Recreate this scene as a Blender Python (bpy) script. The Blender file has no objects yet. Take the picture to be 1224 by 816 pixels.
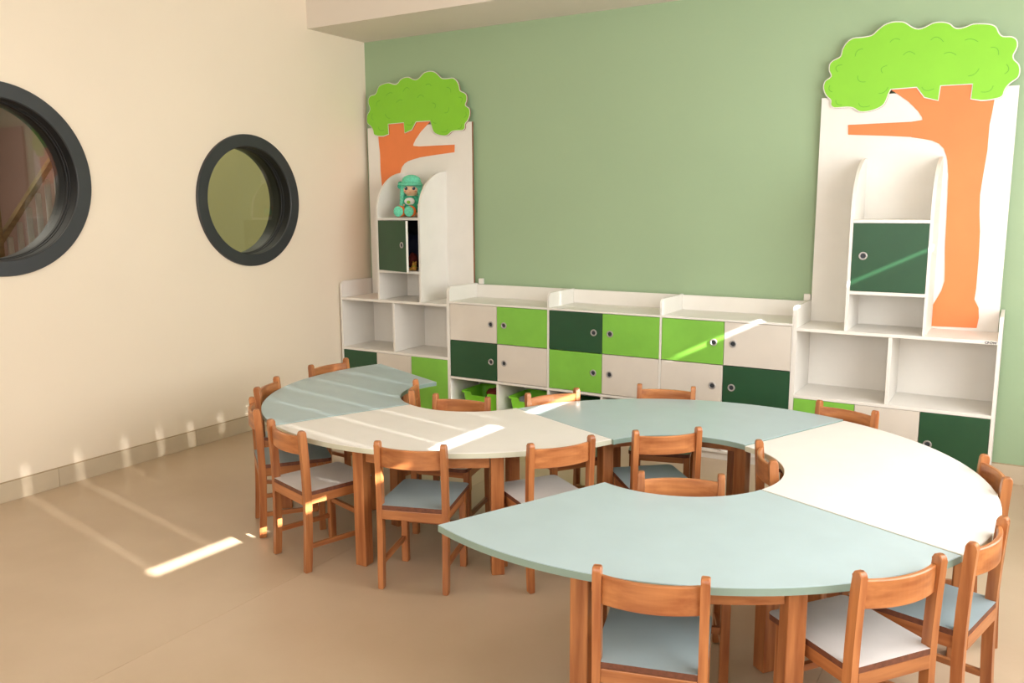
import bpy, bmesh, math, random
from mathutils import Vector, Matrix
from mathutils.geometry import tessellate_polygon
PI = math.pi
random.seed(4)
S = bpy.context.scene
C = S.collection

# ------------------------------------------------------------------ camera
F = 1005.4; YAW, PITCH, ROLL = 0.542, -0.160, -0.005
cam = bpy.data.cameras.new('camera'); cam.lens = F * 36 / 1224; cam.sensor_width = 36
co = bpy.data.objects.new('camera', cam); C.objects.link(co); S.camera = co
fw = Vector((-math.sin(YAW) * math.cos(PITCH), math.cos(YAW) * math.cos(PITCH), math.sin(PITCH)))
r0 = Vector((math.cos(YAW), math.sin(YAW), 0)); u0 = r0.cross(fw)
r1 = math.cos(ROLL) * r0 + math.sin(ROLL) * u0; u1 = -math.sin(ROLL) * r0 + math.cos(ROLL) * u0
m = Matrix((r1, u1, -fw)).transposed().to_4x4(); m.translation = Vector((0, 0, 1.5)); co.matrix_world = m
cam.clip_start = .05

# ------------------------------------------------------------------ light
S.view_settings.view_transform = 'Standard'; S.view_settings.look = 'None'
S.view_settings.gamma = 1; S.view_settings.exposure = 0.84
W = bpy.data.worlds.new('sky'); S.world = W; W.use_nodes = True
W.node_tree.nodes['Background'].inputs[0].default_value = (.75, .86, 1, 1)
W.node_tree.nodes['Background'].inputs[1].default_value = 1.0

def lamp(name, kind, energy, color, loc=(0, 0, 0), direction=(0, 0, -1), **kw):
    l = bpy.data.lights.new(name, kind); l.energy = energy; l.color = color
    for k, v in kw.items(): setattr(l, k, v)
    o = bpy.data.objects.new(name, l); C.objects.link(o); o.location = loc
    o.rotation_euler = Vector(direction).to_track_quat('-Z', 'Y').to_euler()
    return o
lamp('sun', 'SUN', 36, (1, .975, .94), direction=(-1, .185, -.512), angle=.0095)
lamp('window_light_right', 'AREA', 76, (.975, .985, 1), (1.12, 2.6, 1.7), (-1, 0, -.12), shape='RECTANGLE', size=3.6, size_y=1.9)
lamp('window_light_back', 'AREA', 66, (.975, .985, 1), (-1.6, -1.9, 1.9), (-.1, 1, -.1), shape='RECTANGLE', size=4.6, size_y=1.8)  # added soft fill from behind the camera; the wall there has no window
lamp('hall_lamp', 'AREA', 12, (1, .9, .78), (-5.7, 2.3, 2.4), (0, 0, -1), shape='RECTANGLE', size=1.2, size_y=1)  # added light to brighten the hall behind the glass, no fitting there
lamp('side_room_lamp', 'AREA', 8, (1, .95, .82), (-5.3, 4.5, 2.5), (0, 0, -1), shape='RECTANGLE', size=1.2, size_y=1.2)  # added light for the olive room, stands for no known lamp

# ------------------------------------------------------------------ materials
def srgb(r, g, b):
    f = lambda c: (c / 12.92 if c <= .04045 else ((c + .055) / 1.055) ** 2.4)
    return (f(r / 255), f(g / 255), f(b / 255), 1)
def mat(name, col, rough=.5, var=.04, scale=8, bump=0.0, bscale=200, stretch=None, col2=None, spec=.5, detail=4, coat=0):
    M = bpy.data.materials.new(name); M.use_nodes = True; nt = M.node_tree; N = nt.nodes; L = nt.links
    b = N['Principled BSDF']; b.inputs['Roughness'].default_value = rough
    b.inputs['Specular IOR Level'].default_value = spec
    if coat: b.inputs['Coat Weight'].default_value = coat; b.inputs['Coat Roughness'].default_value = .15
    c = srgb(*col)
    tc = N.new('ShaderNodeTexCoord'); mp = N.new('ShaderNodeMapping')
    oi = N.new('ShaderNodeObjectInfo')
    ad = N.new('ShaderNodeVectorMath'); ad.operation = 'ADD'
    mu = N.new('ShaderNodeMath'); mu.operation = 'MULTIPLY'; mu.inputs[1].default_value = 37.0
    L.new(oi.outputs['Random'], mu.inputs[0]); L.new(tc.outputs['Object'], ad.inputs[0]); L.new(mu.outputs[0], ad.inputs[1])
    L.new(ad.outputs[0], mp.inputs[0])
    if stretch: mp.inputs['Scale'].default_value = stretch
    nz = N.new('ShaderNodeTexNoise'); nz.inputs['Scale'].default_value = scale; nz.inputs['Detail'].default_value = detail
    L.new(mp.outputs[0], nz.inputs['Vector'])
    rp = N.new('ShaderNodeValToRGB'); rp.color_ramp.elements[0].position = .32; rp.color_ramp.elements[1].position = .68
    if col2: a, z = srgb(*col2), c
    else:
        a = tuple(max(0, x * (1 - var * 2)) for x in c[:3]) + (1,); z = tuple(min(1, x * (1 + var)) for x in c[:3]) + (1,)
    rp.color_ramp.elements[0].color = a; rp.color_ramp.elements[1].color = z
    L.new(nz.outputs[0], rp.inputs[0]); L.new(rp.outputs[0], b.inputs['Base Color'])
    if bump:
        n2 = N.new('ShaderNodeTexNoise'); n2.inputs['Scale'].default_value = bscale; n2.inputs['Detail'].default_value = 3
        L.new(mp.outputs[0], n2.inputs['Vector']); bp = N.new('ShaderNodeBump'); bp.inputs['Strength'].default_value = bump
        bp.inputs['Distance'].default_value = .002; L.new(n2.outputs[0], bp.inputs['Height']); L.new(bp.outputs[0], b.inputs['Normal'])
    return M
def wood(name, stretch):
    M = mat(name, (194, 128, 76), .36, scale=1, stretch=stretch, col2=(150, 86, 46), detail=6, coat=.15)
    nt = M.node_tree; N = nt.nodes; L = nt.links
    # fine pores on top of broad grain, plus a tone per piece
    b = N['Principled BSDF']; rp = [n for n in N if n.type == 'VALTORGB'][0]
    hs = N.new('ShaderNodeHueSaturation'); oi = [n for n in N if n.type == 'OBJECT_INFO'][0]
    mr = N.new('ShaderNodeMapRange'); mr.inputs['To Min'].default_value = .86; mr.inputs['To Max'].default_value = 1.12
    L.new(oi.outputs['Random'], mr.inputs['Value']); L.new(mr.outputs[0], hs.inputs['Value'])
    L.new(rp.outputs[0], hs.inputs['Color']); L.new(hs.outputs[0], b.inputs['Base Color'])
    return M
WZ = wood('beech_grain_upright', (38, 38, 3.2)); WX = wood('beech_grain_across', (3.2, 38, 38)); WY = wood('beech_grain_deep', (38, 3.2, 38))
M_ply = mat('plywood_edge', (112, 66, 46), .6, scale=60, var=.15)
M_teal = mat('teal_laminate', (174, 193, 196), .38, var=.015, bump=.15, bscale=400)
M_tealedge = mat('teal_edge_band', (136, 158, 146), .4, var=.03)
M_cream = mat('cream_laminate', (230, 226, 219), .5, var=.012, bump=.15, bscale=400)
M_creamedge = mat('cream_edge_band', (204, 204, 182), .4, var=.03)
M_seat_t = mat('blue_grey_laminate', (150, 166, 170), .38, var=.03)
M_seat_w = mat('pale_laminate', (216, 210, 206), .38, var=.03)
M_white = mat('white_board', (236, 232, 224), .42, var=.012, bump=.1, bscale=300)
M_beige = mat('off_white_door', (220, 212, 200), .45, var=.015, bump=.1, bscale=300)
M_lime = mat('lime_door', (130, 196, 72), .42, var=.03, bump=.1, bscale=300)
M_dark = mat('dark_green_door', (34, 78, 48), .4, var=.04, bump=.1, bscale=300)
M_brown = mat('brown_board_edge', (150, 96, 70), .7, var=.1)
M_leaf = mat('leaf_green_board', (136, 206, 46), .45, var=.015)
M_leafline = mat('leaf_line', (92, 170, 34), .5)
M_trunk = mat('orange_board', (238, 132, 72), .45, var=.015)
M_gwall = mat('sage_wall_paint', (158, 182, 145), .62, var=.012, scale=1.2, bump=.2, bscale=160)
M_cwall = mat('peach_wall_paint', (240, 226, 204), .6, var=.012, scale=1.2, bump=.2, bscale=160)
M_ceil = mat('ceiling_paint', (226, 216, 202), .8, var=.01, scale=1)
M_floor = mat('linoleum', (198, 176, 149), .33, scale=2.2, col2=(188, 165, 137), bump=.12, bscale=60, detail=8)
M_base = mat('skirting_tile', (206, 190, 164), .4, var=.04, scale=6)
M_joint = mat('grout', (176, 156, 126), .9)
M_frame = mat('anthracite_paint', (50, 53, 55), .38, var=.04, bump=.1)
M_rim = mat('black_gasket', (17, 19, 20), .6, var=.05)  # window beads and linings; also the painted-in dark of the open niche
M_metal = mat('grey_ring', (176, 172, 168), .35, var=.05); M_metal.node_tree.nodes['Principled BSDF'].inputs['Metallic'].default_value = .35
M_hole = mat('dark_plug', (48, 54, 60), .5)
M_bin = mat('lime_plastic', (140, 226, 60), .3, var=.02)
M_bind = mat('deep_green_plastic', (26, 84, 34), .35, var=.05)
M_brownwall = mat('mauve_brown_wall', (150, 122, 110), .8, var=.03, scale=2)
M_olive = mat('olive_wall', (150, 142, 94), .8, var=.02, scale=2)
M_blind = mat('grey_blind_fabric', (205, 205, 200), .8)
M_grey = mat('grey_plastic', (150, 155, 158), .5)
M_red = mat('dark_red_cloth', (110, 34, 26), .8, var=.15); M_navy = mat('navy_cloth', (24, 30, 62), .8, var=.15)
M_yel = mat('mustard_plush', (208, 150, 62), .9, var=.12, scale=60)
M_mint = mat('mint_fleece', (112, 214, 178), .9, var=.1, scale=120, bump=.6, bscale=500)
M_mintdark = mat('green_fabric', (64, 176, 140), .9, var=.1, scale=90)
M_skin = mat('peach_fabric', (240, 198, 160), .85, var=.02)
M_eye = mat('navy_embroidery', (34, 52, 74), .4); M_pup = mat('white_thread', (240, 240, 238), .5)
M_orange = mat('orange_felt', (240, 120, 50), .85); M_cheek = mat('pink_thread', (236, 150, 120), .85)
M_print = mat('dark_print', (50, 44, 52), .6)
def glass(name, tint, rough=.0):
    M = bpy.data.materials.new(name); M.use_nodes = True; b = M.node_tree.nodes['Principled BSDF']
    nt = M.node_tree; N = nt.nodes; L = nt.links
    out = [n for n in N if n.type == 'OUTPUT_MATERIAL'][0]
    g = N.new('ShaderNodeBsdfGlossy'); g.inputs['Roughness'].default_value = .005
    t = N.new('ShaderNodeBsdfTransparent'); t.inputs[0].default_value = tint + (1,)
    lw = N.new('ShaderNodeLayerWeight'); lw.inputs[0].default_value = .5; mx = N.new('ShaderNodeMixShader')
    pw = N.new('ShaderNodeMath'); pw.operation = 'POWER'; pw.inputs[1].default_value = 5; L.new(lw.outputs['Facing'], pw.inputs[0])
    ma = N.new('ShaderNodeMath'); ma.operation = 'MULTIPLY_ADD'; ma.inputs[1].default_value = .95; ma.inputs[2].default_value = .045
    L.new(pw.outputs[0], ma.inputs[0]); L.new(ma.outputs[0], mx.inputs[0]); L.new(t.outputs[0], mx.inputs[1]); L.new(g.outputs[0], mx.inputs[2]); L.new(mx.outputs[0], out.inputs['Surface'])
    return M
M_glass = glass('window_glass', (.9, .92, .9))

# ------------------------------------------------------------------ helpers
def obj(name, bm, mt, parent=None, loc=None, smooth=False):
    me = bpy.data.meshes.new(name); bmesh.ops.recalc_face_normals(bm, faces=bm.faces[:]); bm.to_mesh(me); bm.free()
    for x in (mt if isinstance(mt, (list, tuple)) else [mt]): me.materials.append(x)
    if smooth:
        for p in me.polygons: p.use_smooth = True
    o = bpy.data.objects.new(name, me); C.objects.link(o)
    if parent: o.parent = parent
    if loc: o.location = loc
    return o
def copy_child(src, parent):
    o = src.copy(); C.objects.link(o); o.parent = parent; o.matrix_parent_inverse = Matrix()
    for ch in [c for c in bpy.data.objects if c.parent == src]: copy_child(ch, o)
    return o
def tag(o, label=None, cat=None, group=None, kind=None):
    if label: o['label'] = label
    if cat: o['category'] = cat
    if group: o['group'] = group
    if kind: o['kind'] = kind
    return o
def empty(name, loc=(0, 0, 0), rz=0):
    o = bpy.data.objects.new(name, None); C.objects.link(o); o.location = loc; o.rotation_euler = (0, 0, rz); o.empty_display_size = .1
    return o
def bx(bm, x0, x1, y0, y1, z0, z1, bev=0, seg=2, mi=0):
    r = bmesh.ops.create_cube(bm, size=1)
    for v in r['verts']: v.co = Vector((x0 + (v.co.x + .5) * (x1 - x0), y0 + (v.co.y + .5) * (y1 - y0), z0 + (v.co.z + .5) * (z1 - z0)))
    fs = {f for v in r['verts'] for f in v.link_faces}
    for f in fs: f.material_index = mi
    if bev:
        es = list({e for v in r['verts'] for e in v.link_edges})
        bmesh.ops.bevel(bm, geom=es, offset=bev, segments=seg, affect='EDGES', profile=.5)
    return r['verts']
def box(name, mt, parent, x0, x1, y0, y1, z0, z1, bev=.0015):
    # origin at the box centre so that grain and copies behave
    bm = bmesh.new(); cx, cy, cz = (x0 + x1) / 2, (y0 + y1) / 2, (z0 + z1) / 2
    bx(bm, x0 - cx, x1 - cx, y0 - cy, y1 - cy, z0 - cz, z1 - cz, bev)
    return obj(name, bm, mt, parent, (cx, cy, cz))
def prism(bm, pts, y0, y1, axis='y', mi_side=0, mi_face=0, bev=0):
    # pts = outline in the plane across the axis
    def P(a, b, t): return {'y': (a, t, b), 'x': (t, a, b), 'z': (a, b, t)}[axis]
    A = [bm.verts.new(P(a, b, y0)) for a, b in pts]; B = [bm.verts.new(P(a, b, y1)) for a, b in pts]
    n = len(pts); big = n > 14
    if big:
        for tri in tessellate_polygon([[Vector((a, b, 0)) for a, b in pts]]):
            for Q in (A, B):
                f = bm.faces.new([Q[i] for i in tri]); f.material_index = mi_face
    else:
        f0 = bm.faces.new(A); f1 = bm.faces.new(B[::-1]); f0.material_index = mi_face; f1.material_index = mi_face
    for i in range(n):
        f = bm.faces.new((A[i], B[i], B[(i + 1) % n], A[(i + 1) % n])); f.material_index = mi_side
    if bev: bmesh.ops.bevel(bm, geom=list({e for f in (f0, f1) for e in f.edges}), offset=bev, segments=2, affect='EDGES')
    bmesh.ops.triangulate(bm, faces=[f for f in bm.faces if len(f.verts) > 4], ngon_method='EAR_CLIP')
def sweep(bm, ring_fn, n, closed_ring=True):
    rows = [[bm.verts.new(p) for p in ring_fn(i / (n - 1))] for i in range(n)]
    k = len(rows[0])
    for a, b in zip(rows, rows[1:]):
        for i in range(k): bm.faces.new((a[i], a[(i + 1) % k], b[(i + 1) % k], b[i]))
    bm.faces.new(rows[0][::-1]); bm.faces.new(rows[-1])
def arc_slab(bm, r0_, r1_, a0, a1, z0, z1, n=24, mi_top=0, mi_side=0):
    out = [(r1_ * math.cos(a0 + (a1 - a0) * i / n), r1_ * math.sin(a0 + (a1 - a0) * i / n)) for i in range(n + 1)]
    inn = [(r0_ * math.cos(a0 + (a1 - a0) * i / n), r0_ * math.sin(a0 + (a1 - a0) * i / n)) for i in range(n + 1)]
    V = [[bm.verts.new((x, y, z)) for x, y in L_] for L_ in (out, inn) for z in (z0, z1)]
    ob, ot, ib, it = V
    for i in range(n):
        f = bm.faces.new((ot[i], ot[i + 1], it[i + 1], it[i])); f.material_index = mi_top
        for q in ((ob[i], ib[i], ib[i + 1], ob[i + 1]), (ob[i], ob[i + 1], ot[i + 1], ot[i]), (ib[i], it[i], it[i + 1], ib[i + 1])):
            f = bm.faces.new(q); f.material_index = mi_side
    for i in (0, n):
        f = bm.faces.new((ob[i], ot[i], it[i], ib[i])); f.material_index = mi_side
def cyl(bm, cx, y0, y1, cz, r, n=24, r2=None, axis='y'):
    for_t = []
    for t, rr in ((y0, r), (y1, r2 if r2 is not None else r)):
        ring = []
        for i in range(n):
            a = 2 * PI * i / n; p = (cx + rr * math.cos(a), t, cz + rr * math.sin(a))
            ring.append(bm.verts.new(p))
        for_t.append(ring)
    A, B = for_t
    for i in range(n): bm.faces.new((A[i], A[(i + 1) % n], B[(i + 1) % n], B[i]))
    bm.faces.new(A[::-1]); bm.faces.new(B)
def struct(o): o['kind'] = 'structure'; return o

XL, XR, YB, YF, ZC = -4.399, 1.2, 5.148, -2.0, 3.3      # left, right, back (sage) wall, wall behind camera, ceiling

# ------------------------------------------------------------------ setting
fl = struct(box('floor', M_joint, None, XL - .2, XR + .2, YF - .2, YB + .2, -.12, -.0035, 0))
sx = [XL, -2.447, -.447, XR]
for a, b in zip(sx, sx[1:]):
    o = box('floor_sheet', M_floor, fl, a + .0007, b - .0007, YF, YB, -.0035, 0, .0005)
    o.location = Vector(o.location) - Vector(fl.location)
struct(box('ceiling', M_ceil, None, XL, XR, YF, 4.545, ZC, ZC + .1, 0))
struct(box('trim_1', M_ceil, None, XL, XR, 4.545, YB, 2.729, ZC + .1, 0))       # dropped beam along the sage wall
struct(box('wall_back', M_gwall, None, XL - .2, XR + .2, YB, YB + .2, 0, ZC + .1, 0))
struct(box('wall_front', M_cwall, None, XL - .2, XR + .2, YF - .2, YF, 0, ZC + .1, 0))
# left wall with two round openings
WIN = [(2.345, 1.64, .4825, .4025), (3.948, 1.540, .430, .352)]
def left_wall():
    bm = bmesh.new(); x0, x1 = XL, XL - .2
    ys = [YF, 1.7, 3.0, 3.4, 4.5, YB]; zb, zt = .9, 2.3
    def quad(y0, y1, z0, z1):
        for x in (x0, x1): bm.faces.new([bm.verts.new((x, *p)) for p in ((y0, z0), (y1, z0), (y1, z1), (y0, z1))])
    quad(YF, YB, 0, zb); quad(YF, YB, zt, ZC + .1)
    for a, b in ((YF, 1.7), (3.0, 3.4), (4.5, YB)): quad(a, b, zb, zt)
    for (cy, cz, ro, ri), (a, b) in zip(WIN, ((1.7, 3.0), (3.4, 4.5))):
        n = 64; rad = ri + .02; cyc = (a + b) / 2; czc = (zb + zt) / 2
        def sq(t):
            dy, dz = math.cos(t), math.sin(t); k = min((b - cy if dy > 0 else cy - a) / max(abs(dy), 1e-9), (zt - cz if dz > 0 else cz - zb) / max(abs(dz), 1e-9))
            return cy + dy * k, cz + dz * k
        angs = sorted(set([round(2 * PI * i / n, 9) for i in range(n)] + [round(math.atan2(q - cz, p - cy) % (2 * PI), 9) for p in (a, b) for q in (zb, zt)]))
        inner = {x: [bm.verts.new((x, cy + rad * math.cos(t), cz + rad * math.sin(t))) for t in angs] for x in (x0, x1)}
        outer = {x: [bm.verts.new((x, *sq(t))) for t in angs] for x in (x0, x1)}
        k = len(angs)
        for i in range(k):
            j = (i + 1) % k
            for x in (x0, x1): bm.faces.new((inner[x][i], inner[x][j], outer[x][j], outer[x][i]))
            bm.faces.new((inner[x0][i], inner[x0][j], inner[x1][j], inner[x1][i]))
    bmesh.ops.remove_doubles(bm, verts=bm.verts[:], dist=1e-5)
    return bm
struct(obj('wall_left', left_wall(), M_cwall))
def ring(bm, cy, cz, prof, n=96):
    # prof: closed list of (radius, x) revolved about the window axis
    rows = [[bm.verts.new((x, cy + r * math.cos(2 * PI * i / n), cz + r * math.sin(2 * PI * i / n))) for r, x in prof] for i in range(n)]
    k = len(prof)
    for i in range(n):
        a, b = rows[i], rows[(i + 1) % n]
        for j in range(k): bm.faces.new((a[j], a[(j + 1) % k], b[(j + 1) % k], b[j]))
for wi, (cy, cz, ro, ri) in enumerate(WIN):
    bm = bmesh.new(); X = XL
    ring(bm, cy, cz, [(ro, X + .001), (ro - .001, X + .016), (ro - .004, X + .019), (ri + .004, X + .019), (ri, X + .016), (ri, X - .19), (ri + .019, X - .19), (ri + .019, X + .001)])
    w = struct(obj('window_%d' % (wi + 1), bm, M_frame, smooth=False))
    bm = bmesh.new()
    ring(bm, cy, cz, [(ri - .001, X - .046), (ri - .005, X - .048), (ri - .005, X - .064), (ri - .009, X - .066), (ri - .009, X - .088), (ri - .001, X - .090)])
    obj('glazing_bead', bm, M_rim, w)
    bm = bmesh.new(); ring(bm, cy, cz, [(ri - .0005, X + .010), (ri - .002, X + .009), (ri - .002, X - .0445), (ri - .0005, X - .045)])
    obj('inner_lining', bm, M_rim, w)
    bm = bmesh.new(); cyl_x = [[bm.verts.new((X - t, cy + (ri - .006) * math.cos(2 * PI * i / 64), cz + (ri - .006) * math.sin(2 * PI * i / 64))) for i in range(64)] for t in (.070, .076)]
    bm.faces.new(cyl_x[0]); bm.faces.new(cyl_x[1][::-1])
    for i in range(64): bm.faces.new((cyl_x[0][i], cyl_x[1][i], cyl_x[1][(i + 1) % 64], cyl_x[0][(i + 1) % 64]))
    obj('pane', bm, M_glass, w)
# skirting
def skirting(name, pieces, along):
    root = None
    for a, b in pieces:
        if along == 'y': x0, x1, y0, y1 = XL, XL + .012, a + .001, b - .001
        else: x0, x1, y0, y1 = a + .001, b - .001, YB - .012, YB
        if root is None: root = struct(box(name, M_joint, None, *((XL, XL + .009, pieces[0][0], pieces[-1][1]) if along == 'y' else (pieces[0][0], pieces[-1][1], YB - .009, YB)), 0, .106, 0))
        o = box('skirting_tile', M_base, root, x0, x1, y0, y1, 0, .101, .002); o.location = Vector(o.location) - Vector(root.location)
skirting('baseboard_left', [(YF + i * .9, min(YF + (i + 1) * .9, YB - .013)) for i in range(8)], 'y')
skirting('baseboard_back', [(-4.38, -3.5), (-3.5, -2.6), (-2.6, -1.7), (-1.7, -.8), (-.8, .13)], 'x')
# window wall on the right: solid parts, roller blinds, slot above them, upright blind slats with slits
ZTOP = 3.09
def slot(y): return 2.233 - .0245 * y + (-.020 if y < 1.95 else .002)            # lower edge of the slot of clear glass: the blinds hang a little askew
wr = struct(box('wall_right', M_cwall, None, XR, XR + .2, YF - .2, YB + .2, 0, .9, 0))
rp_ = wr.location.copy()
def wpart(name, mt, y0, y1, z0, z1, x0=XR, x1=XR + .2):
    o = box(name, mt, wr, x0, x1, y0, y1, z0, z1, 0); o.location = Vector(o.location) - rp_; return o
def wsheet(name, y0, y1, za0, za1, zb0, zb1, x0, x1):
    bm = bmesh.new(); prism(bm, [(y0, za0), (y1, za1), (y1, zb1), (y0, zb0)], x0, x1, 'x'); o = obj(name, bm, M_blind, wr); o.location = -rp_; return o
wpart('wall_pier', M_cwall, YF - .2, 1.2, .9, ZC + .1); wpart('wall_pier', M_cwall, 4.6, YB + .2, .9, ZC + .1)
wpart('lintel', M_cwall, 1.2, 4.6, ZTOP + .08, ZC + .1); wpart('blind_head_box', M_blind, 1.2, 4.6, ZTOP, ZTOP + .08, XR + .05, XR + .12)
for a, b in ((1.2, 1.949), (1.951, 4.6)): wsheet('roller_blind', a, b, .9, .9, slot(a), slot(b), XR + .09, XR + .1)
for a, b in ((1.2, 1.25), (1.845, 2.0), (2.45, 2.73), (3.3, 3.5), (4.05, 4.2)): wpart('window_post', M_blind, a, b, slot(a) - .06, slot(a) + .04, XR + .10, XR + .12)
sl = [1.2, 1.277, 1.57, 1.856, 2.09, 2.31, 2.55, 2.79, 3.04, 3.3, 3.6, 3.9, 4.2, 4.6]
for a, b in zip(sl, sl[1:]):
    wsheet('blind_slat', a + .0014, b - .0014, slot(a) + .022, slot(b) + .022, ZTOP, ZTOP, XR + .09, XR + .1)
# brown door at the back right, beside the right cabinets: out of the frame, it shows only as a reflection in the left round window
M_door = mat('brown_door_leaf', (96, 66, 52), .5, var=.05, scale=3)
d_ = struct(box('door_1', M_door, None, .14, 1.1, YB - .03, YB - .002, .003, 2.35, .003))
o = box('door_handle', M_metal, d_, .2, .32, YB - .07, YB - .055, 1.0, 1.02, .004); o.location = Vector(o.location) - Vector(d_.location)
# rooms behind the round windows
struct(box('wall_hall', M_brownwall, None, -7.2, -7.1, .3, 3.52, 0, 2.6, 0))
struct(box('wall_hall_side', M_brownwall, None, -7.2, XL - .2, .2, .3, 0, 2.6, 0))
struct(box('wall_partition', M_brownwall, None, -7.2, XL - .2, 3.46, 3.5, 0, 2.6, 0))
struct(box('ceiling_hall', M_ceil, None, -7.2, XL - .2, .2, 6.6, 2.6, 2.7, 0))
struct(box('floor_hall', M_floor, None, -7.2, XL - .2, .2, 6.6, -.1, 0, 0))
struct(box('wall_side_room', M_olive, None, -6.05, -6, 3.5, 6.6, 0, 2.6, 0))
struct(box('wall_side_room_end', M_olive, None, -6.05, XL - .2, 6.5, 6.6, 0, 2.6, 0))
struct(box('wall_side_room_front', M_olive, None, -6.0, XL - .2, 3.5, 3.52, 0, 2.6, 0))
# stair guard seen through the left round window
g = tag(empty('stair_railing', (-5.5, 2.9, 0)), 'stair railing with light wood handrail and pale balusters, seen through the left round window', 'railing')
M_bal = mat('pale_baluster_paint', (200, 196, 190), .5); M_rail = mat('varnished_rail', (132, 108, 66), .45, scale=1, stretch=(30, 3, 30), var=.15)
def railz(y): return 1.30 + (y - 2.94) * 1.35
bm = bmesh.new(); y0, y1 = 2.90, 3.42
prism(bm, [(y0, railz(y0) + .02), (y1, railz(y1) + .02), (y1, railz(y1) + .075), (y0, railz(y0) + .075)], -.025, .025, 'x')
bmesh.ops.translate(bm, verts=bm.verts, vec=(0, -2.9, 0)); obj('handrail', bm, M_rail, g)
for i in range(7):
    y = 2.965 + i * .068; bm = bmesh.new(); bx(bm, -.012, .012, -.019, .019, .001, railz(y) - .012, .010); obj('baluster', bm, M_bal, g, (0, y - 2.9, 0))
bm = bmesh.new(); bx(bm, -.03, .03, -.03, .03, 0, 1.9, .006); obj('newel_post', bm, M_rail, g, (0, -.02, 0))

# ------------------------------------------------------------------ cabinets
YC = 4.762                      # cabinet fronts
YK = YB - .02                   # cabinet backs
BEV = .0015
def side_profile(y0, z1, top, r=.035, n=8):
    # panel outline in (y, z): straight front, rounded front top corner
    p = [(YK, 0), (y0, 0)]
    for i in range(n + 1):
        a = PI - (PI / 2) * i / n; p.append((y0 + r + r * math.cos(a), z1 - r + r * math.sin(a)))
    p.append((YK, z1)); return p
def side_panel(parent, x0, x1, z1, y0=YC):
    bm = bmesh.new(); prism(bm, side_profile(y0, z1, z1), x0 - (x0 + x1) / 2, x1 - (x0 + x1) / 2, 'x'); 
    bmesh.ops.translate(bm, verts=bm.verts, vec=(0, -YC, 0))
    return obj('side_panel', bm, M_white, parent, ((x0 + x1) / 2 - parent.location.x, YC - parent.location.y, 0))
def pbox(name, mt, parent, *a, bev=.0015):
    o = box(name, mt, parent, *a, bev); o.location = Vector(o.location) - Vector(parent.location); return o
def handle(door, dx, dz, y):
    bm = bmesh.new(); n = 28
    prof = [(.0215, 0), (.0215, -.003), (.0195, -.0045), (.0150, -.0045), (.0132, -.002), (.0128, .004), (.0215, .004)]
    rows = [[bm.verts.new((r * math.cos(2 * PI * i / n), yy, r * math.sin(2 * PI * i / n))) for r, yy in prof] for i in range(n)]
    for i in range(n):
        a, b = rows[i], rows[(i + 1) % n]
        for j in range(len(prof)): bm.faces.new((a[j], a[(j + 1) % len(prof)], b[(j + 1) % len(prof)], b[j]))
    bm2 = bm
    nf = len(bm.faces); cyl(bm, 0, -.0005, .003, 0, .0134, 20)
    for f in list(bm.faces)[nf:]: f.material_index = 1
    o = obj('handle', bm, [M_metal, M_hole], door, (dx, y, dz), smooth=False)
    o['label'] = 'round grey ring handle with dark centre'; return o
def door(parent, mt, x0, x1, z0, z1, hx=None, hz=None, y=YC, lab=None):
    d = pbox('door', mt, parent, x0, x1, y, y + .018, z0, z1, bev=.0012)
    if lab: d['label'] = lab
    if hx is not None: handle(d, hx - (x0 + x1) / 2, hz - (z0 + z1) / 2, -.009)
    return d
DL = {M_lime: 'lime green door', M_beige: 'off-white door', M_dark: 'dark green door'}
Z0, Z1, Z2, ZT = .317, .575, .831, .845
def mid_unit(x0, x1, cols1, cols2, hs, label):
    r = tag(empty('storage_cabinet', ((x0 + x1) / 2, YC, 0)), label, 'cabinet', 'low cabinets with six compartments along the sage wall')
    t = .007; xm = (x0 + x1) / 2
    for a, b in ((x0, x0 + t), (x1 - t, x1)): side_panel(r, a + .0005, b - .0005, .942)
    pbox('top_shelf', M_white, r, x0 + t, x1 - t, YC, YK, Z2 + .001, ZT)
    pbox('gallery_board', M_white, r, x0 + t, x1 - t, YK - .016, YK, ZT, .937)
    pbox('back_panel', M_white, r, x0 + t, x1 - t, YK - .006, YK, .06, Z2)
    pbox('divider', M_white, r, xm - .008, xm + .008, YC + .0, YK - .007, .062, Z0 - .018)
    pbox('inner_divider', M_white, r, xm - .008, xm + .008, YC + .019, YK - .007, Z0 + .001, Z2)
    pbox('shelf', M_white, r, x0 + t, x1 - t, YC, YK - .007, Z0 - .017, Z0 - .001)
    pbox('base_board', M_white, r, x0 + t, x1 - t, YC + .004, YK - .007, .044, .06)
    pbox('plinth', M_white, r, x0 + t, x1 - t, YC + .02, YC + .036, 0, .043)
    g_ = .0016
    for row, (cs, za, zb) in enumerate(((cols1, Z1, Z2), (cols2, Z0, Z1))):
        for k, (a, b) in enumerate(((x0 + t, xm), (xm, x1 - t))):
            hx = hs[k]
            door(r, cs[k], a + g_, b - g_, za + g_ + .001, zb - g_, hx, .706 if row == 0 else .448, lab=DL[cs[k]])
    return r
U = [-3.381, -2.593, -1.821, -1.044]
mid_unit(U[0], U[1], (M_beige, M_lime), (M_dark, M_beige), (-3.036, -2.931), 'low cabinet with white door over dark green door at its left, lime bins below')
mid_unit(U[1], U[2], (M_dark, M_lime), (M_lime, M_beige), (-2.266, -2.154), 'middle low cabinet whose upper left door is dark green and lower left door lime')
mid_unit(U[2], U[3], (M_lime, M_beige), (M_beige, M_dark), (-1.493, -1.379), 'low cabinet with a dark green lower right door, crossed by a bright streak of sun')
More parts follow.
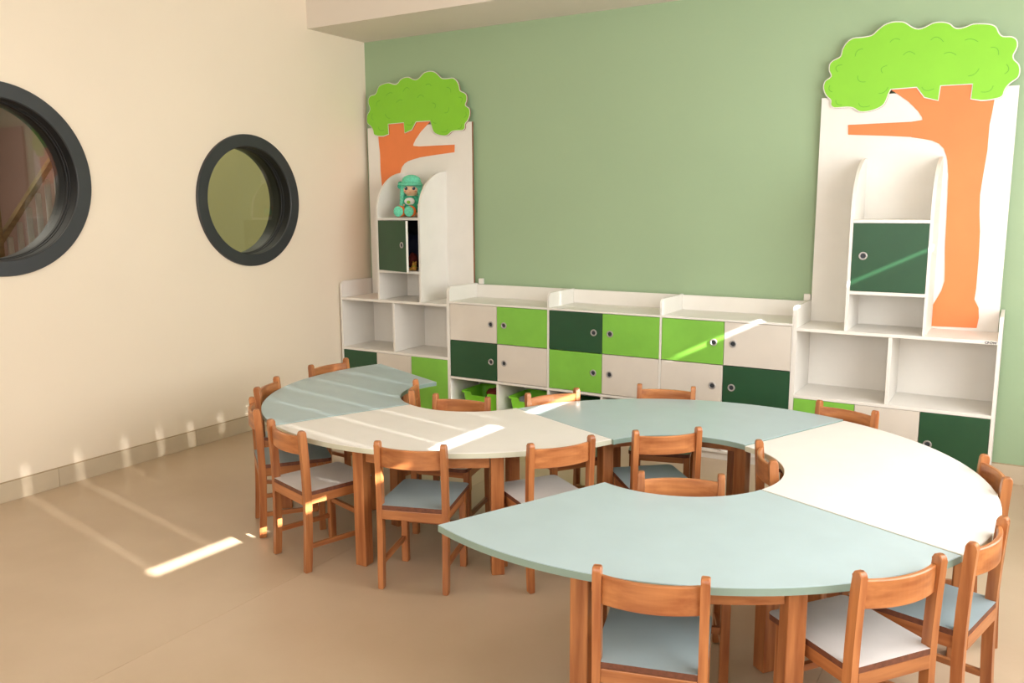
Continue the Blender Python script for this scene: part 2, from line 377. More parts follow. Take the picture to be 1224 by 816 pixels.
def end_unit(x0, x1, xm, cols, hs, label, sticker=False):
    r = tag(empty('open_shelf_cabinet', ((x0 + x1) / 2, YC, 0)), label, 'cabinet')
    t = .018
    for a, b in ((x0, x0 + t), (x1 - t, x1)): side_panel(r, a + .0005, b - .0005, .945)
    sh = pbox('top_shelf', M_white, r, x0 + t, x1 - t, YC, YK, .806, .824)
    pbox('shelf', M_white, r, x0 + t, x1 - t, YC, YK - .007, .428, .446)
    pbox('back_panel', M_white, r, x0 + t, x1 - t, YK - .006, YK, .06, .805)
    pbox('divider', M_white, r, xm - .009, xm + .009, YC, YK - .007, .447, .805)
    pbox('base_board', M_white, r, x0 + t, x1 - t, YC + .02, YK - .007, .044, .06)
    pbox('plinth', M_white, r, x0 + t, x1 - t, YC + .02, YC + .036, 0, .043)
    w = (x1 - x0 - 2 * t) / 3
    for k in range(3):
        a = x0 + t + k * w; hx = a + .045 if hs[k] == 'l' else a + w - .045
        door(r, cols[k], a + .0015, a + w - .0015, .052, .426, hx, .258, lab=DL[cols[k]])
    for k in (1, 2): pbox('inner_divider', M_white, r, x0 + t + k * w - .008, x0 + t + k * w + .008, YC + .02, YK - .007, .061, .427)
    if sticker:
        cu = bpy.data.curves.new('t', 'FONT'); cu.body = 'CROW'; cu.size = .0165; cu.offset = .0006; cu.extrude = .0004; cu.align_x = 'RIGHT'
        to = bpy.data.objects.new('t', cu); C.objects.link(to); bpy.context.view_layer.update()
        me = bpy.data.meshes.new_from_object(to); bpy.data.objects.remove(to); me.materials.clear(); me.materials.append(M_print)
        me.transform(Matrix.Rotation(PI / 2, 4, 'X'))
        o = bpy.data.objects.new('maker_mark', me); C.objects.link(o); o.parent = r
        o.location = (x1 - t - .003 - r.location.x, -.0008, .8095); o['label'] = 'small dark lettering on the shelf edge'
    return r
end_unit(-4.384, -3.381, -3.873, (M_dark, M_beige, M_lime), 'rll', 'white open shelf cabinet in the corner, under the tree bookcase with the doll')
end_unit(-1.044, -.042, -.548, (M_lime, M_beige, M_dark), 'rll', 'white open shelf cabinet at the right end, under the right tree bookcase', True)

# ------------------------------------------------------------------ tree bookcases
CROWN = [(0.029, 1.269), (0.013, 1.294), (0.005, 1.327), (0.014, 1.358), (0.044, 1.38), (0.032, 1.409), (0.033, 1.446), (0.053, 1.467), (0.088, 1.483), (0.096, 1.518), (0.115, 1.552), (0.149, 1.575), (0.194, 1.575), (0.244, 1.58), (0.272, 1.603), (0.304, 1.627), (0.347, 1.638), (0.396, 1.633), (0.42, 1.62), (0.445, 1.601), (0.474, 1.589), (0.506, 1.595), (0.542, 1.611), (0.583, 1.612), (0.621, 1.6), (0.642, 1.58), (0.663, 1.571), (0.694, 1.575), (0.729, 1.586), (0.773, 1.583), (0.813, 1.574), (0.836, 1.558), (0.851, 1.528), (0.869, 1.511), (0.908, 1.505), (0.931, 1.486), (0.937, 1.457), (0.931, 1.434), (0.922, 1.412), (0.927, 1.392), (0.949, 1.367), (0.957, 1.333), (0.95, 1.3), (0.917, 1.274), (0.898, 1.246), (0.888, 1.213), (0.849, 1.2), (0.792, 1.197), (0.743, 1.209), (0.746, 1.284), (0.601, 1.286), (0.595, 1.21), (0.524, 1.231), (0.484, 1.286), (0.359, 1.285), (0.351, 1.265), (0.334, 1.215), (0.306, 1.191), (0.257, 1.176), (0.207, 1.176), (0.17, 1.199), (0.134, 1.205), (0.072, 1.205), (0.05, 1.223), (0.049, 1.249)]
TRUNK = [(0.359, 1.285), (0.484, 1.286), (0.524, 1.231), (0.595, 1.21), (0.601, 1.286), (0.746, 1.284), (0.743, 1.209), (0.792, 1.197), (0.852, 1.199), (0.846, 1.134), (0.839, 1.075), (0.839, 0.947), (0.83, 0.834), (0.822, 0.72), (0.827, 0.618), (0.836, 0.528), (0.84, 0.385), (0.84, 0.228), (0.836, 0.169), (0.859, 0.124), (0.864, 0.071), (0.858, 0.017), (0.626, 0.012), (0.626, 0.056), (0.64, 0.125), (0.677, 0.207), (0.689, 0.262), (0.686, 0.328), (0.679, 0.434), (0.676, 0.565), (0.673, 0.696), (0.668, 0.825), (0.659, 0.902), (0.653, 0.924), (0.637, 0.965), (0.612, 0.991), (0.578, 1.008), (0.53, 1.02), (0.475, 1.03)]
TRUNK2 = [(0.475, 1.111), (0.525, 1.117), (0.522, 1.132), (0.501, 1.164), (0.45, 1.218), (0.4, 1.257)]
BRANCH = [(0.474, 1.031), (0.335, 1.044), (0.152, 1.058), (0.149, 1.111), (0.474, 1.111)]
ARCS = [[(0.339, 1.532), (0.362, 1.548), (0.388, 1.54)], [(0.537, 1.523), (0.566, 1.536), (0.598, 1.509)], [(0.697, 1.507), (0.727, 1.51), (0.758, 1.493)], [(0.167, 1.475), (0.176, 1.503), (0.204, 1.511)], [(0.409, 1.459), (0.436, 1.475), (0.467, 1.458)], [(0.604, 1.448), (0.633, 1.453), (0.662, 1.436)], [(0.817, 1.459), (0.845, 1.452), (0.855, 1.42)], [(0.08, 1.4), (0.07, 1.427), (0.101, 1.437)], [(0.312, 1.375), (0.305, 1.4), (0.332, 1.413)], [(0.186, 1.372), (0.195, 1.343), (0.228, 1.336)], [(0.725, 1.327), (0.754, 1.335), (0.772, 1.361)], [(0.888, 1.324), (0.905, 1.344), (0.893, 1.371)], [(0.042, 1.331), (0.039, 1.308), (0.057, 1.294)], [(0.299, 1.269), (0.327, 1.275), (0.344, 1.299)], [(0.51, 1.288), (0.532, 1.268), (0.569, 1.274)], [(0.789, 1.243), (0.826, 1.244), (0.842, 1.27)], [(0.077, 1.249), (0.087, 1.226), (0.112, 1.222)], [(0.199, 1.224), (0.217, 1.204), (0.257, 1.206)]]
def smooth_loop(p, n=3, hard=()):
    out = []
    N_ = len(p)
    for i in range(N_):
        a, b, c, d = p[i - 1], p[i], p[(i + 1) % N_], p[(i + 2) % N_]
        out.append(b)
        if i in hard or (i + 1) % N_ in hard: continue
        for k in range(1, n):
            t = k / n
            out.append(tuple(.5 * ((2 * b[j]) + (-a[j] + c[j]) * t + (2 * a[j] - 5 * b[j] + 4 * c[j] - d[j]) * t * t + (-a[j] + 3 * b[j] - 3 * c[j] + d[j]) * t ** 3) for j in (0, 1)))
    return out
def inset(p, d):
    # shift every vertex along its inward normal
    area = sum(p[i][0] * p[(i + 1) % len(p)][1] - p[(i + 1) % len(p)][0] * p[i][1] for i in range(len(p)))
    s = 1 if area > 0 else -1; out = []
    for i in range(len(p)):
        a, b, c = Vector(p[i - 1]), Vector(p[i]), Vector(p[(i + 1) % len(p)])
        t = ((b - a).normalized() + (c - b).normalized()); t = t.normalized() if t.length > 1e-6 else (c - b).normalized()
        n_ = Vector((-t.y, t.x)) * s; out.append(tuple(b + n_ * d))
    return out
def tree_unit(xp, mirror, label, door_open):
    PW, PH, ZB = .9587, 1.265, .8245
    r = tag(empty('tree_bookcase', (xp + PW / 2, YC + .015, ZB)), label, 'bookcase')
    Yp = YB - .04 - (YC + .015)                       # local y of the panel face
    mx = (lambda x: PW / 2 - x) if mirror else (lambda x: x - PW / 2)
    def flat(name, pts, ya, yb, mts, mf, ms):
        bm = bmesh.new(); prism(bm, [(mx(a), b) for a, b in pts], ya, yb, 'y', mi_side=ms, mi_face=mf); return obj(name, bm, mts, r)
    flat('back_board', [(0, 0), (PW, 0), (PW, PH), (0, PH)], Yp, Yp + .018, [M_white, M_brown], 0, 1)
    cs = smooth_loop(CROWN, 3, hard=(48, 49, 50, 51, 52, 53, 54))
    flat('crown_board', cs, Yp - .010, Yp - .0005, [M_white, M_brown], 0, 1)
    cr = flat('leaf_crown', inset(cs, .0055), Yp - .0125, Yp - .0102, [M_leaf], 0, 0)
    bm = bmesh.new()
    for a, b, c in ARCS:
        pts = []
        for i in range(9):
            t = i / 8; L0 = (1 - t) * (1 - 2 * t); L1 = 4 * t * (1 - t); L2 = t * (2 * t - 1)
            pts.append(Vector((a[0] * L0 + b[0] * L1 + c[0] * L2, a[1] * L0 + b[1] * L1 + c[1] * L2)))
        for i in range(8):
            p, q_ = pts[i], pts[i + 1]; n_ = (q_ - p).normalized(); n_ = Vector((-n_.y, n_.x)) * .0013
            prism(bm, [(mx((p - n_).x), (p - n_).y), (mx((q_ - n_).x), (q_ - n_).y), (mx((q_ + n_).x), (q_ + n_).y), (mx((p + n_).x), (p + n_).y)], Yp - .0132, Yp - .0126, 'y')
    o = obj('leaf_lines', bm, M_leafline, r); o['kind'] = 'stuff'; o['label'] = 'curved printed leaf marks'
    flat('trunk', inset(TRUNK + TRUNK2, -.001), Yp - .004, Yp - .0003, [M_trunk], 0, 0)
    flat('branch', BRANCH, Yp - .0044, Yp - .0003, [M_trunk], 0, 0)
    # niche
    n0, n1 = .244, .641
    if mirror: n0, n1 = PW - .641 + .015, PW - .244 + .015; 
    n0 -= PW / 2; n1 -= PW / 2; t = .016; za, zb = 1.418 - ZB, 1.748 - ZB
    prof = [(Yp - .0005, 0), (0, 0)]
    zc = za + .03
    for i in range(17):
        a = PI - (PI / 2) * i / 16; prof.append((Yp + Yp * math.cos(a) if i < 16 else Yp - .0005, zc + (zb - zc) * math.sin(a)))
    for a in (n0, n1 - t):
        bm = bmesh.new(); prism(bm, prof, a, a + t, 'x'); obj('side_panel', bm, M_white, r)
    def lb(name, mt, *a): return box(name, mt, r, *a)
    lb('shelf', M_white, n0 + t, n1 - t, 0, Yp - .001, 1.023 - ZB, 1.041 - ZB)
    lb('shelf', M_white, n0 + t, n1 - t, 0, Yp - .001, 1.401 - ZB, 1.418 - ZB)
    d0, d1, z0, z1 = n0 + t + .0015, n1 - t - .0015, 1.0425 - ZB, 1.3995 - ZB
    if not door_open:
        d = lb('door', M_dark, d0, d1, .001, .019, z0, z1); handle(d, .055 - (d1 - d0) / 2, .008, -.009)
    else:
        bm = bmesh.new(); bx(bm, 0, d1 - d0, 0, .018, 0, z1 - z0, .001)
        for f in bm.faces:
            if abs(f.normal.y) < .9: f.material_index = 1
        d = obj('door', bm, [M_dark, M_white], r, (d0, .001, z0)); d.rotation_euler = (0, 0, -R(18.5))
        handle(d, d1 - d0 - .055, (z1 - z0) / 2 + .01, 0)
        lb('black_lining', M_rim, n0 + t, n1 - t, Yp - .006, Yp - .002, z0, z1);  # black sheets put in as the shade inside the open niche
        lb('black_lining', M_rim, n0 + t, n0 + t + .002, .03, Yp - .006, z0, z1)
    d['label'] = 'dark green door'
    return r
def R(a): return math.radians(a)
tree_unit(-1.0257, False, 'tree-shaped bookcase at the right with full orange trunk and closed dark green door', False)
tree_unit(-4.358, True, 'tree-shaped bookcase in the corner with dark green door ajar and a doll', True)
for x, l in ((-3.372, 'small white block behind the left end of the low cabinets'), (-1.075, 'small white block on the wall edge by the right tree bookcase')):
    tag(box('corner_block', M_white, None, x, x + .04, YB - .0185, YB - .0005, .938, .978, .003), l, 'block')

# ------------------------------------------------------------------ bins in the low cabinets
def bin_(x, wdt, mt, label, fills):
    r = tag(empty('storage_bin', (x, YC + .05, .0605)), label, 'bin', 'plastic bins in the low cabinets')
    H = .150; D_ = .27; bm = bmesh.new()
    def rr(w, y0, y1, z, rad=.025, n=5):
        pts = []
        for cx, cy, a0 in ((w / 2 - rad, y0 + rad, -PI / 2), (w / 2 - rad, y1 - rad, 0), (-w / 2 + rad, y1 - rad, PI / 2), (-w / 2 + rad, y0 + rad, PI)):
            for i in range(n + 1):
                a = a0 + PI / 2 * i / n; pts.append((cx + rad * math.cos(a), cy + rad * math.sin(a), z))
        return pts
    nx = 24
    def zr(p, z, top):   # notch in the front rim
        x_, y_, _ = p
        return (x_, y_, z)
    loops = [rr(wdt - .05, .02, D_ - .02, .0), rr(wdt - .012, .004, D_ - .004, H - .015), rr(wdt + .006, -.008, D_ + .008, H - .012), rr(wdt + .008, -.010, D_ + .010, H), rr(wdt - .004, -.002, D_ + .002, H), rr(wdt - .02, .008, D_ - .008, H - .015), rr(wdt - .058, .026, D_ - .026, .006)]
    rows = [[bm.verts.new(p) for p in L_] for L_ in loops]
    k = len(rows[0])
    for a, b in zip(rows, rows[1:]):
        for i in range(k): bm.faces.new((a[i], a[(i + 1) % k], b[(i + 1) % k], b[i]))
    bm.faces.new(rows[0]); bm.faces.new(rows[-1])
    # widen the front edge loop for the scooped handle: split the straight front edge and drop its middle
    fe = [e for e in bm.edges if all(abs(v.co.x) > 0 for v in e.verts) and e.verts[0].co.x * e.verts[1].co.x < 0 and max(v.co.y for v in e.verts) < .03 and min(v.co.z for v in e.verts) > .05]
    res = bmesh.ops.subdivide_edges(bm, edges=fe, cuts=25)
    for v in bm.verts:
        if v.co.y < .03 and v.co.z > H - .03 and abs(v.co.x) < wdt * .23: v.co.z -= .024
    obj('tub', bm, mt, r, smooth=False)
    for nm, fm, loc, sc in fills:
        bm = bmesh.new(); bmesh.ops.create_icosphere(bm, subdivisions=3, radius=1)
        for v in bm.verts:
            n_ = 1 + .12 * math.sin(7 * v.co.x + 3 * v.co.y) + .1 * math.sin(9 * v.co.z + 5 * v.co.x)
            v.co = Vector((v.co.x * sc[0], v.co.y * sc[1], v.co.z * sc[2])) * n_
        o = obj(nm, bm, fm, None, (x + loc[0], YC + .05 + loc[1], .0605 + loc[2]), smooth=True)
        tag(o, {'folded_cloth': 'dark red cloth heaped in the lime bin nearest the corner', 'toy_cup': 'grey rounded toy in the second lime bin', 'soft_toy': 'brown soft toy in the second lime bin'}[nm], 'toy' if nm != 'folded_cloth' else 'cloth')
    return r
bin_(-3.163, .31, M_bin, 'lime green plastic bin holding dark red cloth, in the compartment nearest the corner', [('folded_cloth', M_red, (.045, .15, .098), (.080, .074, .064))])
bin_(-2.775, .31, M_bin, 'lime green plastic bin holding a grey toy, second compartment from the corner', [('toy_cup', M_grey, (-.085, .09, .095), (.035, .04, .05)), ('soft_toy', M_brown, (.055, .15, .10), (.055, .06, .05))])
bin_(-2.40, .31, M_bind, 'dark green plastic bin in the third open compartment from the corner', [])
bin_(-2.015, .31, M_bind, 'dark green plastic bin in the fourth open compartment from the corner', [])

# ------------------------------------------------------------------ tables
TH = .543; TT = .022; RI, RO = .373, 1.050
TCEN = []
def table(cx, cy, mid, top, edge, label, legs=(17.5, 17.5, 31, 31)):
    TCEN.append((cx, cy))
    r = tag(empty('arc_table', (cx, cy, 0), R(mid)), label, 'table', 'quarter-ring tables')
    h = R(45) - .0012
    bm = bmesh.new(); arc_slab(bm, RI, RO, -h, h, -TT / 2, TT / 2, 40, 0, 1)
    bmesh.ops.bevel(bm, geom=[e for e in bm.edges if len(e.link_faces) == 2 and {f.material_index for f in e.link_faces} == {0, 1}], offset=.0015, segments=2, affect='EDGES')
    # clip the pointed outer corners a little
    obj('tabletop', bm, [top, edge], r, (0, 0, TH - TT / 2))
    zt = TH - TT - .0005; ro, ri, ao, ai = .955, .535, R(17.5), R(31)
    ap, am, ip, im = [R(v) for v in legs]
    for rr_, aa in ((ro, ap), (ro, -am), (ri, ip), (ri, -im)):
        bm = bmesh.new(); bx(bm, -.027, .027, -.027, .027, 0, zt, .004, 2)
        o = obj('leg', bm, WZ, r, (rr_ * math.cos(aa), rr_ * math.sin(aa), 0)); o.rotation_euler = (0, 0, aa)
    bm = bmesh.new(); arc_slab(bm, ro - .012, ro + .010, -am + .031, ap - .031, -.0325, .0325, 12); obj('apron', bm, WY, r, (0, 0, zt - .033))
    bm = bmesh.new(); arc_slab(bm, ri - .010, ri + .012, -im + .054, ip - .054, -.0325, .0325, 12); obj('apron', bm, WY, r, (0, 0, zt - .033))
    for s, ao, ai in ((-1, am, im), (1, ap, ip)):
        p = Vector((ro * math.cos(ao), s * ro * math.sin(ao))); q_ = Vector((ri * math.cos(ai), s * ri * math.sin(ai)))
        d = (p - q_); L_ = d.length - .062; bm = bmesh.new(); bx(bm, -L_ / 2, L_ / 2, -.011, .011, -.0325, .0325, .002)
        o = obj('apron', bm, WX, r, ((p.x + q_.x) / 2, (p.y + q_.y) / 2, zt - .033)); o.rotation_euler = (0, 0, math.atan2(d.y, d.x))
    return r
A0 = math.degrees(-1.981)
c1 = (-1.036, 2.935); a3 = -1.981 + 1.5 * PI
c2 = (c1[0] + (RI + RO) * math.cos(a3), c1[1] + (RI + RO) * math.sin(a3))
table(c1[0], c1[1], A0 + 45, M_teal, M_tealedge, 'pale teal quarter-ring table nearest the camera, in front of its ring', (16.8, 17.5, 31, 31))
table(c1[0] + .002, c1[1] + .004, A0 + 135 + .07, M_cream, M_creamedge, 'cream white quarter-ring table at the right, curving towards the right cabinets')
table(c1[0] - .002, c1[1] + .020, A0 + 225 + .07, M_teal, M_tealedge, 'pale teal quarter-ring table across the back of the near ring, before the lime doors', (17.5, 17.5, 35, 31))
table(c2[0] - .012, c2[1] + .024, math.degrees(a3) + 180 - 45, M_cream, M_creamedge, 'cream white quarter-ring table in the middle left, joining the two curves')
table(c2[0] - .020, c2[1] + .028, math.degrees(a3) + 180 - 135, M_teal, M_tealedge, 'pale teal quarter-ring table farthest left, near the peach wall', (19.5, 12.5, 31, 31))

# ------------------------------------------------------------------ chairs (origin: floor between the rear legs; +y = facing)
def make_chair(seat_m):
    PR = []
    hw = .1335
    for s in (-1, 1):   # rear legs run up as back posts, gently cranked, with a rounded top
        bm = bmesh.new(); w, d = .0115, .0155
        def path(z): return .012 * math.sin(PI * min(1, z / .60)) if z < .60 else 0
        zs = [0, .003] + [.05 + i * .05 for i in range(11)] + [.589]
        rows = []
        for z in zs: 
            e = .003 if z == 0 else 0; y = path(z)
            rows.append([bm.verts.new(p) for p in ((-w + e, y - d + e, z), (w - e, y - d + e, z), (w - e, y + d - e, z), (-w + e, y + d - e, z))])
        for k in range(1, 7):
            a = PI / 2 * k / 6; z = .589 + .016 * math.sin(a); dd = d * (.42 + .58 * math.cos(a)); ww = w * (1 - .10 * math.sin(a) ** 6)
            rows.append([bm.verts.new(p) for p in ((-ww, -dd, z), (ww, -dd, z), (ww, dd, z), (-ww, dd, z))])
        for a, b in zip(rows, rows[1:]):
            for i in range(4): bm.faces.new((a[i], a[(i + 1) % 4], b[(i + 1) % 4], b[i]))
        bm.faces.new(rows[0][::-1]); bm.faces.new(rows[-1])
        vert = [e for e in bm.edges if abs(e.verts[0].co.z - e.verts[1].co.z) > 1e-4]
        bmesh.ops.bevel(bm, geom=vert, offset=.0025, segments=1, affect='EDGES')
        PR.append(('rear_leg', bm, [WZ], (s * hw, 0, 0), None))
    for s in (-1, 1):
        bm = bmesh.new(); bx(bm, -.0145, .0145, -.0145, .0145, 0, .329, .003); PR.append(('front_leg', bm, [WZ], (s * .1285, .272, 0), None))
    # seat board: notched between the rear posts, laminate face, ply edge
    bm = bmesh.new(); pts = [(-.1215, -.004), (.1215, -.004), (.1215, .0225), (.144, .0225)]
    for cx, a0 in ((.124, 0), (-.124, PI / 2)):
        for i in range(7):
            a = a0 + PI / 2 * i / 6; pts.append((cx + .020 * math.cos(a), .306 + .020 * math.sin(a)))
    pts += [(-.144, .0225), (-.1215, .0225)]
    prism(bm, pts, -.0085, .0085, 'z', mi_side=1, mi_face=0)
    for f in bm.faces:
        if f.calc_center_median().z < -.008: f.material_index = 1
    PR.append(('seat', bm, [seat_m, M_ply], (0, 0, .3385), None))
    bm = bmesh.new(); bx(bm, -.1215, .1215, -.009, .009, -.0195, .0195, .002); PR.append(('seat_rail', bm, [WX], (0, .004, .309), None))
    bm = bmesh.new(); bx(bm, -.1135, .1135, -.009, .009, -.0195, .0195, .002); PR.append(('seat_rail', bm, [WX], (0, .274, .309), None))
    for s in (-1, 1):
        bm = bmesh.new(); bx(bm, -.009, .009, -.117, .117, -.0195, .0195, .002); PR.append(('seat_rail', bm, [WY], (s * .130, .1395, .309), None))
        bm = bmesh.new(); bx(bm, -.008, .008, -.117, .117, -.010, .010, .002); PR.append(('stretcher', bm, [WY], (s * .130, .1395, .108), None))
    bm = bmesh.new(); bx(bm, -.1135, .1135, -.008, .008, -.011, .011, .002); PR.append(('stretcher', bm, [WX], (0, .272, .185), None))
    # curved back slat
    bm = bmesh.new()
    def rg(t):
        x = -.1215 + .243 * t; y = -.026 * (1 - (2 * t - 1) ** 2) + .006; hh = .0385; th = .0075
        P_ = []
        for a, b in ((-th, -hh + .003), (-th + .003, -hh), (th - .003, -hh), (th, -hh + .003), (th, hh - .003), (th - .003, hh), (-th + .003, hh), (-th, hh - .003)): P_.append((x, y + a, b))
        return P_
    sweep(bm, rg, 17); PR.append(('backrest', bm, [WX], (0, 0, .5400), None))
    return PR
def proto(seat_m):
    r = empty('chair')
    for nm, bm, mts, loc, _ in make_chair(seat_m):
        obj(nm, bm, mts, r, loc)
    return r
CH = [ # x, y, direction of the line left post -> right post as seen, flip (faces camera), seat, label
 ('A', -.722, 1.860, 15.5, 0, 't', 'wooden child chair with grey-blue seat at the front edge of the nearest teal table'),
 ('B', -.196, 2.229, 53.1, 0, 'w', 'wooden child chair with white seat at the right of the nearest teal table'),
 ('C', -.023, 2.597, 75.6, 0, 't', 'wooden child chair with grey-blue seat at the right edge of the white right table'),
 ('D', -.042, 3.256, -73.9, 1, 't', 'wooden child chair farthest right, its back rising behind the right white table'),
 ('E', -.626, 3.917, -19.5, 1, 'w', 'wooden child chair in front of the lime and white doors of the right end cabinet'),
 ('F', -1.462, 3.925, 15.4, 1, 't', 'wooden child chair behind the back teal table, before white doors'),
 ('G', -1.899, 3.552, 54.8, 1, 'w', 'wooden child chair at the left corner of the back teal table, before the second bin'),
 ('H', -2.231, 3.223, 13.3, 1, 'w', 'wooden child chair behind the middle white table, before the first lime bin'),
 ('I', -2.612, 3.310, -56.9, 0, 't', 'wooden child chair seen edge-on where the far teal and middle white tables meet'),
 ('J', -3.412, 3.604, 84.8, 1, 'w', 'wooden child chair behind the far teal table, closest to the corner cabinet'),
 ('K', -3.298, 3.012, 115.8, 1, 't', 'wooden child chair left of the far teal table, second from the corner cabinet'),
 ('L', -2.986, 2.639, -38.1, 0, 't', 'wooden child chair at the leftmost bend, seen side-on with grey-blue seat'),
 ('M', -2.561, 2.425, -16.5, 0, 'w', 'wooden child chair with white seat at the left end of the middle white table'),
 ('N', -1.947, 2.473, 18.5, 0, 't', 'wooden child chair with grey-blue seat before the middle white table'),
 ('O', -1.468, 2.807, 56.0, 0, 'w', 'wooden child chair with white seat behind the pointed tip of the nearest teal table'),
 ('P', -1.170, 3.162, 40.9, 0, 't', 'wooden child chair inside the ring, tucked under the back teal table'),
 ('Q', -.918, 2.624, 23.4, 1, 'w', 'wooden child chair inside the ring whose back shows above the nearest teal table'),
 ('R', -.748, 3.061, -64.7, 0, 'w', 'wooden child chair inside the ring, side-on against the white right table'),
]
protos = {'t': proto(M_seat_t), 'w': proto(M_seat_w)}; used = set()
TC = {'A': 0, 'B': 0, 'C': 1, 'D': 1, 'E': 2, 'F': 2, 'G': 2, 'H': 3, 'I': 4, 'J': 4, 'K': 4, 'L': 4, 'M': 3, 'N': 3, 'O': 3, 'P': 2, 'Q': 0, 'R': 1}
def clear(nm, x, y, f):
    # a chair stands clear of the table edge it is tucked under: its back legs stay outside the ring (or inside the inner arc)
    cx, cy = TCEN[TC[nm]]; ca, sa = math.cos(R(f)), math.sin(R(f))
    def ds(x, y): return [math.hypot(x + u * ca - v * sa - cx, y + u * sa + v * ca - cy) for u, v in ((-.1455, .0225), (.1455, .0225), (-.1455, -.016), (.1455, -.016), (0, -.011), (0, -.028))]
    inner = nm in 'HIPQR'
    for _ in range(200):
        d = ds(x, y); dx, dy = x - cx, y - cy; L_ = math.hypot(dx, dy)
        if inner and max(d) > RI - .003: x -= dx / L_ * .001; y -= dy / L_ * .001
        elif not inner and min(d) < RO + .003: x += dx / L_ * .001; y += dy / L_ * .001
        else: break
    return x, y
for nm, x, y, a, flip, st, label in CH:
    f = a + (180 if flip else 0)
    x, y = clear(nm, x, y, f)
    if st not in used: o = protos[st]; used.add(st)
    else: o = copy_child(protos[st], None)
    o.location = (x, y, 0); o.rotation_euler = (0, 0, R(f))
    tag(o, label, 'chair', 'wooden child chairs around the tables')

# ------------------------------------------------------------------ doll on the corner bookcase
def blob(name, parts, mt, parent, loc=(0, 0, 0), vox=.004, smooth_it=6):
    bm = bmesh.new()
    for p in parts:
        if p[0] == 's':
            _, c, rad = p; rad = (rad,) * 3 if not isinstance(rad, tuple) else rad
            q_ = bmesh.ops.create_icosphere(bm, subdivisions=3, radius=1)
            for v in q_['verts']: v.co = Vector((v.co.x * rad[0] + c[0], v.co.y * rad[1] + c[1], v.co.z * rad[2] + c[2]))
        else:
            _, a, b, ra, rb = p; a, b = Vector(a), Vector(b); n = 8
            for i in range(n + 1):
                t = i / n; c = a.lerp(b, t); rad = ra + (rb - ra) * t
                q_ = bmesh.ops.create_icosphere(bm, subdivisions=2, radius=rad)
                for v in q_['verts']: v.co += c
    o = obj(name, bm, mt, parent, loc)
    md = o.modifiers.new('r', 'REMESH'); md.mode = 'VOXEL'; md.voxel_size = vox; md.use_smooth_shade = True
    sm = o.modifiers.new('s', 'SMOOTH'); sm.iterations = smooth_it; sm.factor = .5
    dg = bpy.context.evaluated_depsgraph_get(); me = bpy.data.meshes.new_from_object(o.evaluated_get(dg)); o.modifiers.clear(); o.data = me
    return o
def ell(name, mt, parent, c, r, rot=(0, 0, 0), sub=3):
    bm = bmesh.new(); bmesh.ops.create_icosphere(bm, subdivisions=sub, radius=1)
    for v in bm.verts: v.co = Vector((v.co.x * r[0], v.co.y * r[1], v.co.z * r[2]))
    o = obj(name, bm, mt, parent, c, smooth=True); o.rotation_euler = rot; return o
dl = tag(empty('rag_doll', (-3.812, YC + .165, 1.4185), R(24)), 'rag doll with mint green hair and hat, sitting on the corner tree bookcase', 'doll')
dl.scale = (1.17, 1.06, 1.0)
# local: faces -y
HZ = .205
body = blob('body', [('s', (0, .01, HZ), (.056, .050, .052)), ('c', (0, .01, .06), (0, .01, .15), .042, .026), ('s', (0, .01, .045), (.050, .042, .042)),
    ('c', (-.03, 0, .026), (-.055, -.085, .024), .023, .019), ('c', (.03, 0, .026), (.012, -.09, .024), .023, .019),
    ('c', (-.035, .005, .14), (-.058, -.02, .065), .014, .012), ('c', (.035, .005, .14), (.058, -.015, .065), .014, .012),
    ('s', (-.058, -.024, .056), .014), ('s', (.058, -.019, .056), .014), ('s', (0, -.041, HZ - .008), .006)], M_skin, dl)
blob('dress', [('c', (0, .01, .055), (0, .01, .135), .053, .034), ('s', (0, 0, .05), (.066, .058, .034)), ('c', (-.034, .006, .138), (-.050, -.008, .105), .019, .017), ('c', (.034, .006, .138), (.050, -.006, .105), .019, .017)], M_mintdark, dl)
pch = blob('bib_patch', [('s', (-.006, -.028, .116), (.034, .012, .028)), ('s', (.0, -.052, .062), (.030, .010, .012))], M_pup, dl, vox=.003, smooth_it=2)
obj_ = ell('flower_badge', M_leaf, pch, (-.010, -.041, .110), (.012, .004, .012)); obj_['label'] = 'small green flower badge'
blob('hair', [('s', (0, .018, HZ + .006), (.063, .055, .058)), ('c', (-.055, .0, HZ + .02), (-.060, -.030, .065), .016, .013), ('c', (.056, .0, HZ + .02), (.060, -.026, .045), .016, .012),
    ('c', (-.045, -.026, HZ + .038), (.045, -.026, HZ + .036), .014, .014), ('c', (.050, .02, HZ), (.052, .03, .05), .016, .014), ('c', (-.052, .02, HZ), (-.052, .03, .08), .016, .014)], M_mint, dl)
blob('hat', [('s', (0, .010, HZ + .056), (.060, .054, .046)), ('s', (0, .004, HZ + .040), (.070, .064, .012)), ('s', (.002, -.044, HZ + .030), (.056, .024, .012)), ('s', (.05, -.02, HZ + .028), (.03, .03, .012)), ('s', (-.05, -.02, HZ + .034), (.03, .03, .010))], M_mint, dl)
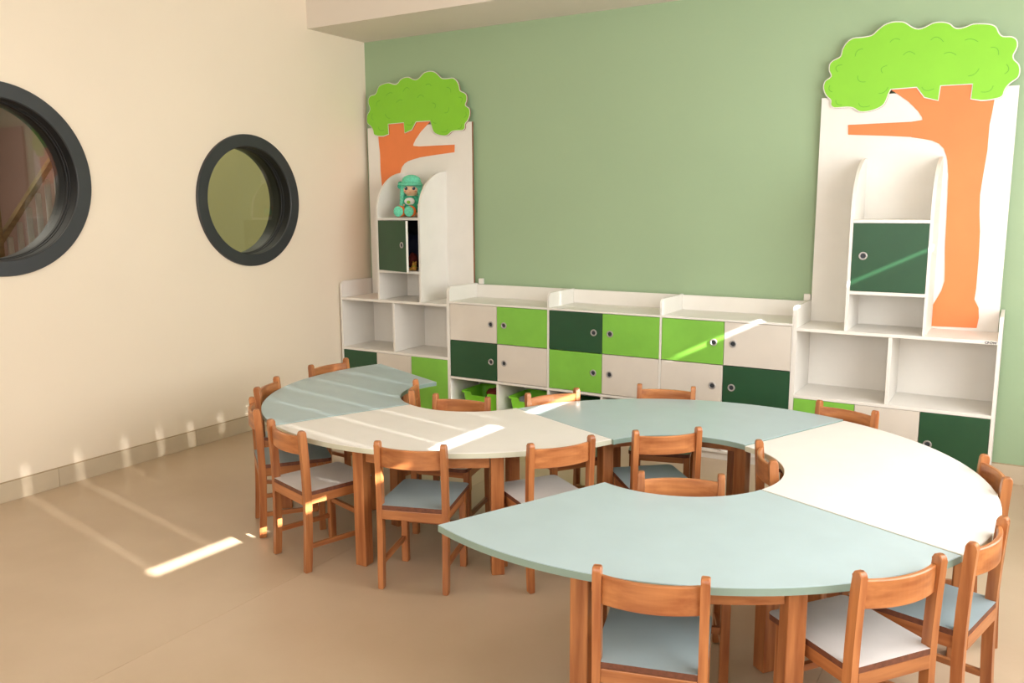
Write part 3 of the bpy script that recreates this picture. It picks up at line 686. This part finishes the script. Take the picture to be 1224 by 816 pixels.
blob('bow', [('s', (-.072, -.005, HZ + .018), (.014, .012, .018)), ('s', (-.066, -.006, HZ + .040), (.016, .012, .014))], M_mintdark, dl, vox=.003, smooth_it=2)
for s in (-1, 1):
    e = ell('eye', M_eye, dl, (s * .024, -.0375, HZ + .003), (.0098, .005, .0125)); ell('glint', M_pup, e, (-.003, -.0045, .005), (.003, .002, .003), sub=2)
    ell('cheek', M_cheek, dl, (s * .034, -.0315, HZ - .018), (.007, .004, .005), sub=2)
ell('mouth', M_cheek, dl, (0, -.0375, HZ - .026), (.008, .004, .0022), sub=2)
for x, y in ((-.057, -.108), (.010, -.112)):
    sh = blob('shoe', [('s', (.004, .016, .004), (.035, .022, .041)), ('c', (0, .014, -.012), (0, .04, -.014), .024, .021)], M_orange, dl, (x, y, .042), vox=.003, smooth_it=3)
    so = ell('sole', M_mint, sh, (-.002, -.004, .003), (.030, .008, .038)); so['label'] = 'mint green sole'
# toys behind the door that is ajar
def toy(name, mt, c, r, label, cat='toy'):
    bm = bmesh.new(); bmesh.ops.create_icosphere(bm, subdivisions=3, radius=1)
    for v in bm.verts:
        n_ = 1 + .10 * math.sin(8 * v.co.x + 4 * v.co.z) + .08 * math.sin(11 * v.co.y + 6 * v.co.z); v.co = Vector((v.co.x * r[0], v.co.y * r[1], v.co.z * r[2])) * n_
    o = obj(name, bm, mt, None, c, smooth=True); tag(o, label, cat); return o
toy('cloth_bag', M_navy, (-3.85, YC + .22, 1.183), (.085, .075, .115), 'dark blue cloth bag in the dark behind the door ajar', 'bag')
toy('soft_toy', M_red, (-3.775, YC + .118, 1.110), (.032, .035, .055), 'dark red soft toy behind the door ajar')
tt = tag(empty('plush_toy', (-3.725, YC + .062, 1.0415)), 'small mustard yellow plush toy at the bottom of the cupboard ajar', 'toy')
blob('body', [('s', (0, 0, .020), (.026, .022, .019)), ('s', (.008, -.004, .046), .017), ('s', (-.022, -.010, .012), .011), ('s', (.020, -.010, .012), .011), ('s', (-.004, 0, .062), .006), ('s', (.020, 0, .062), .006)], M_yel, tt, vox=.003, smooth_it=2)
ell('collar', M_leaf, tt, (.006, -.006, .034), (.017, .014, .004), sub=2)
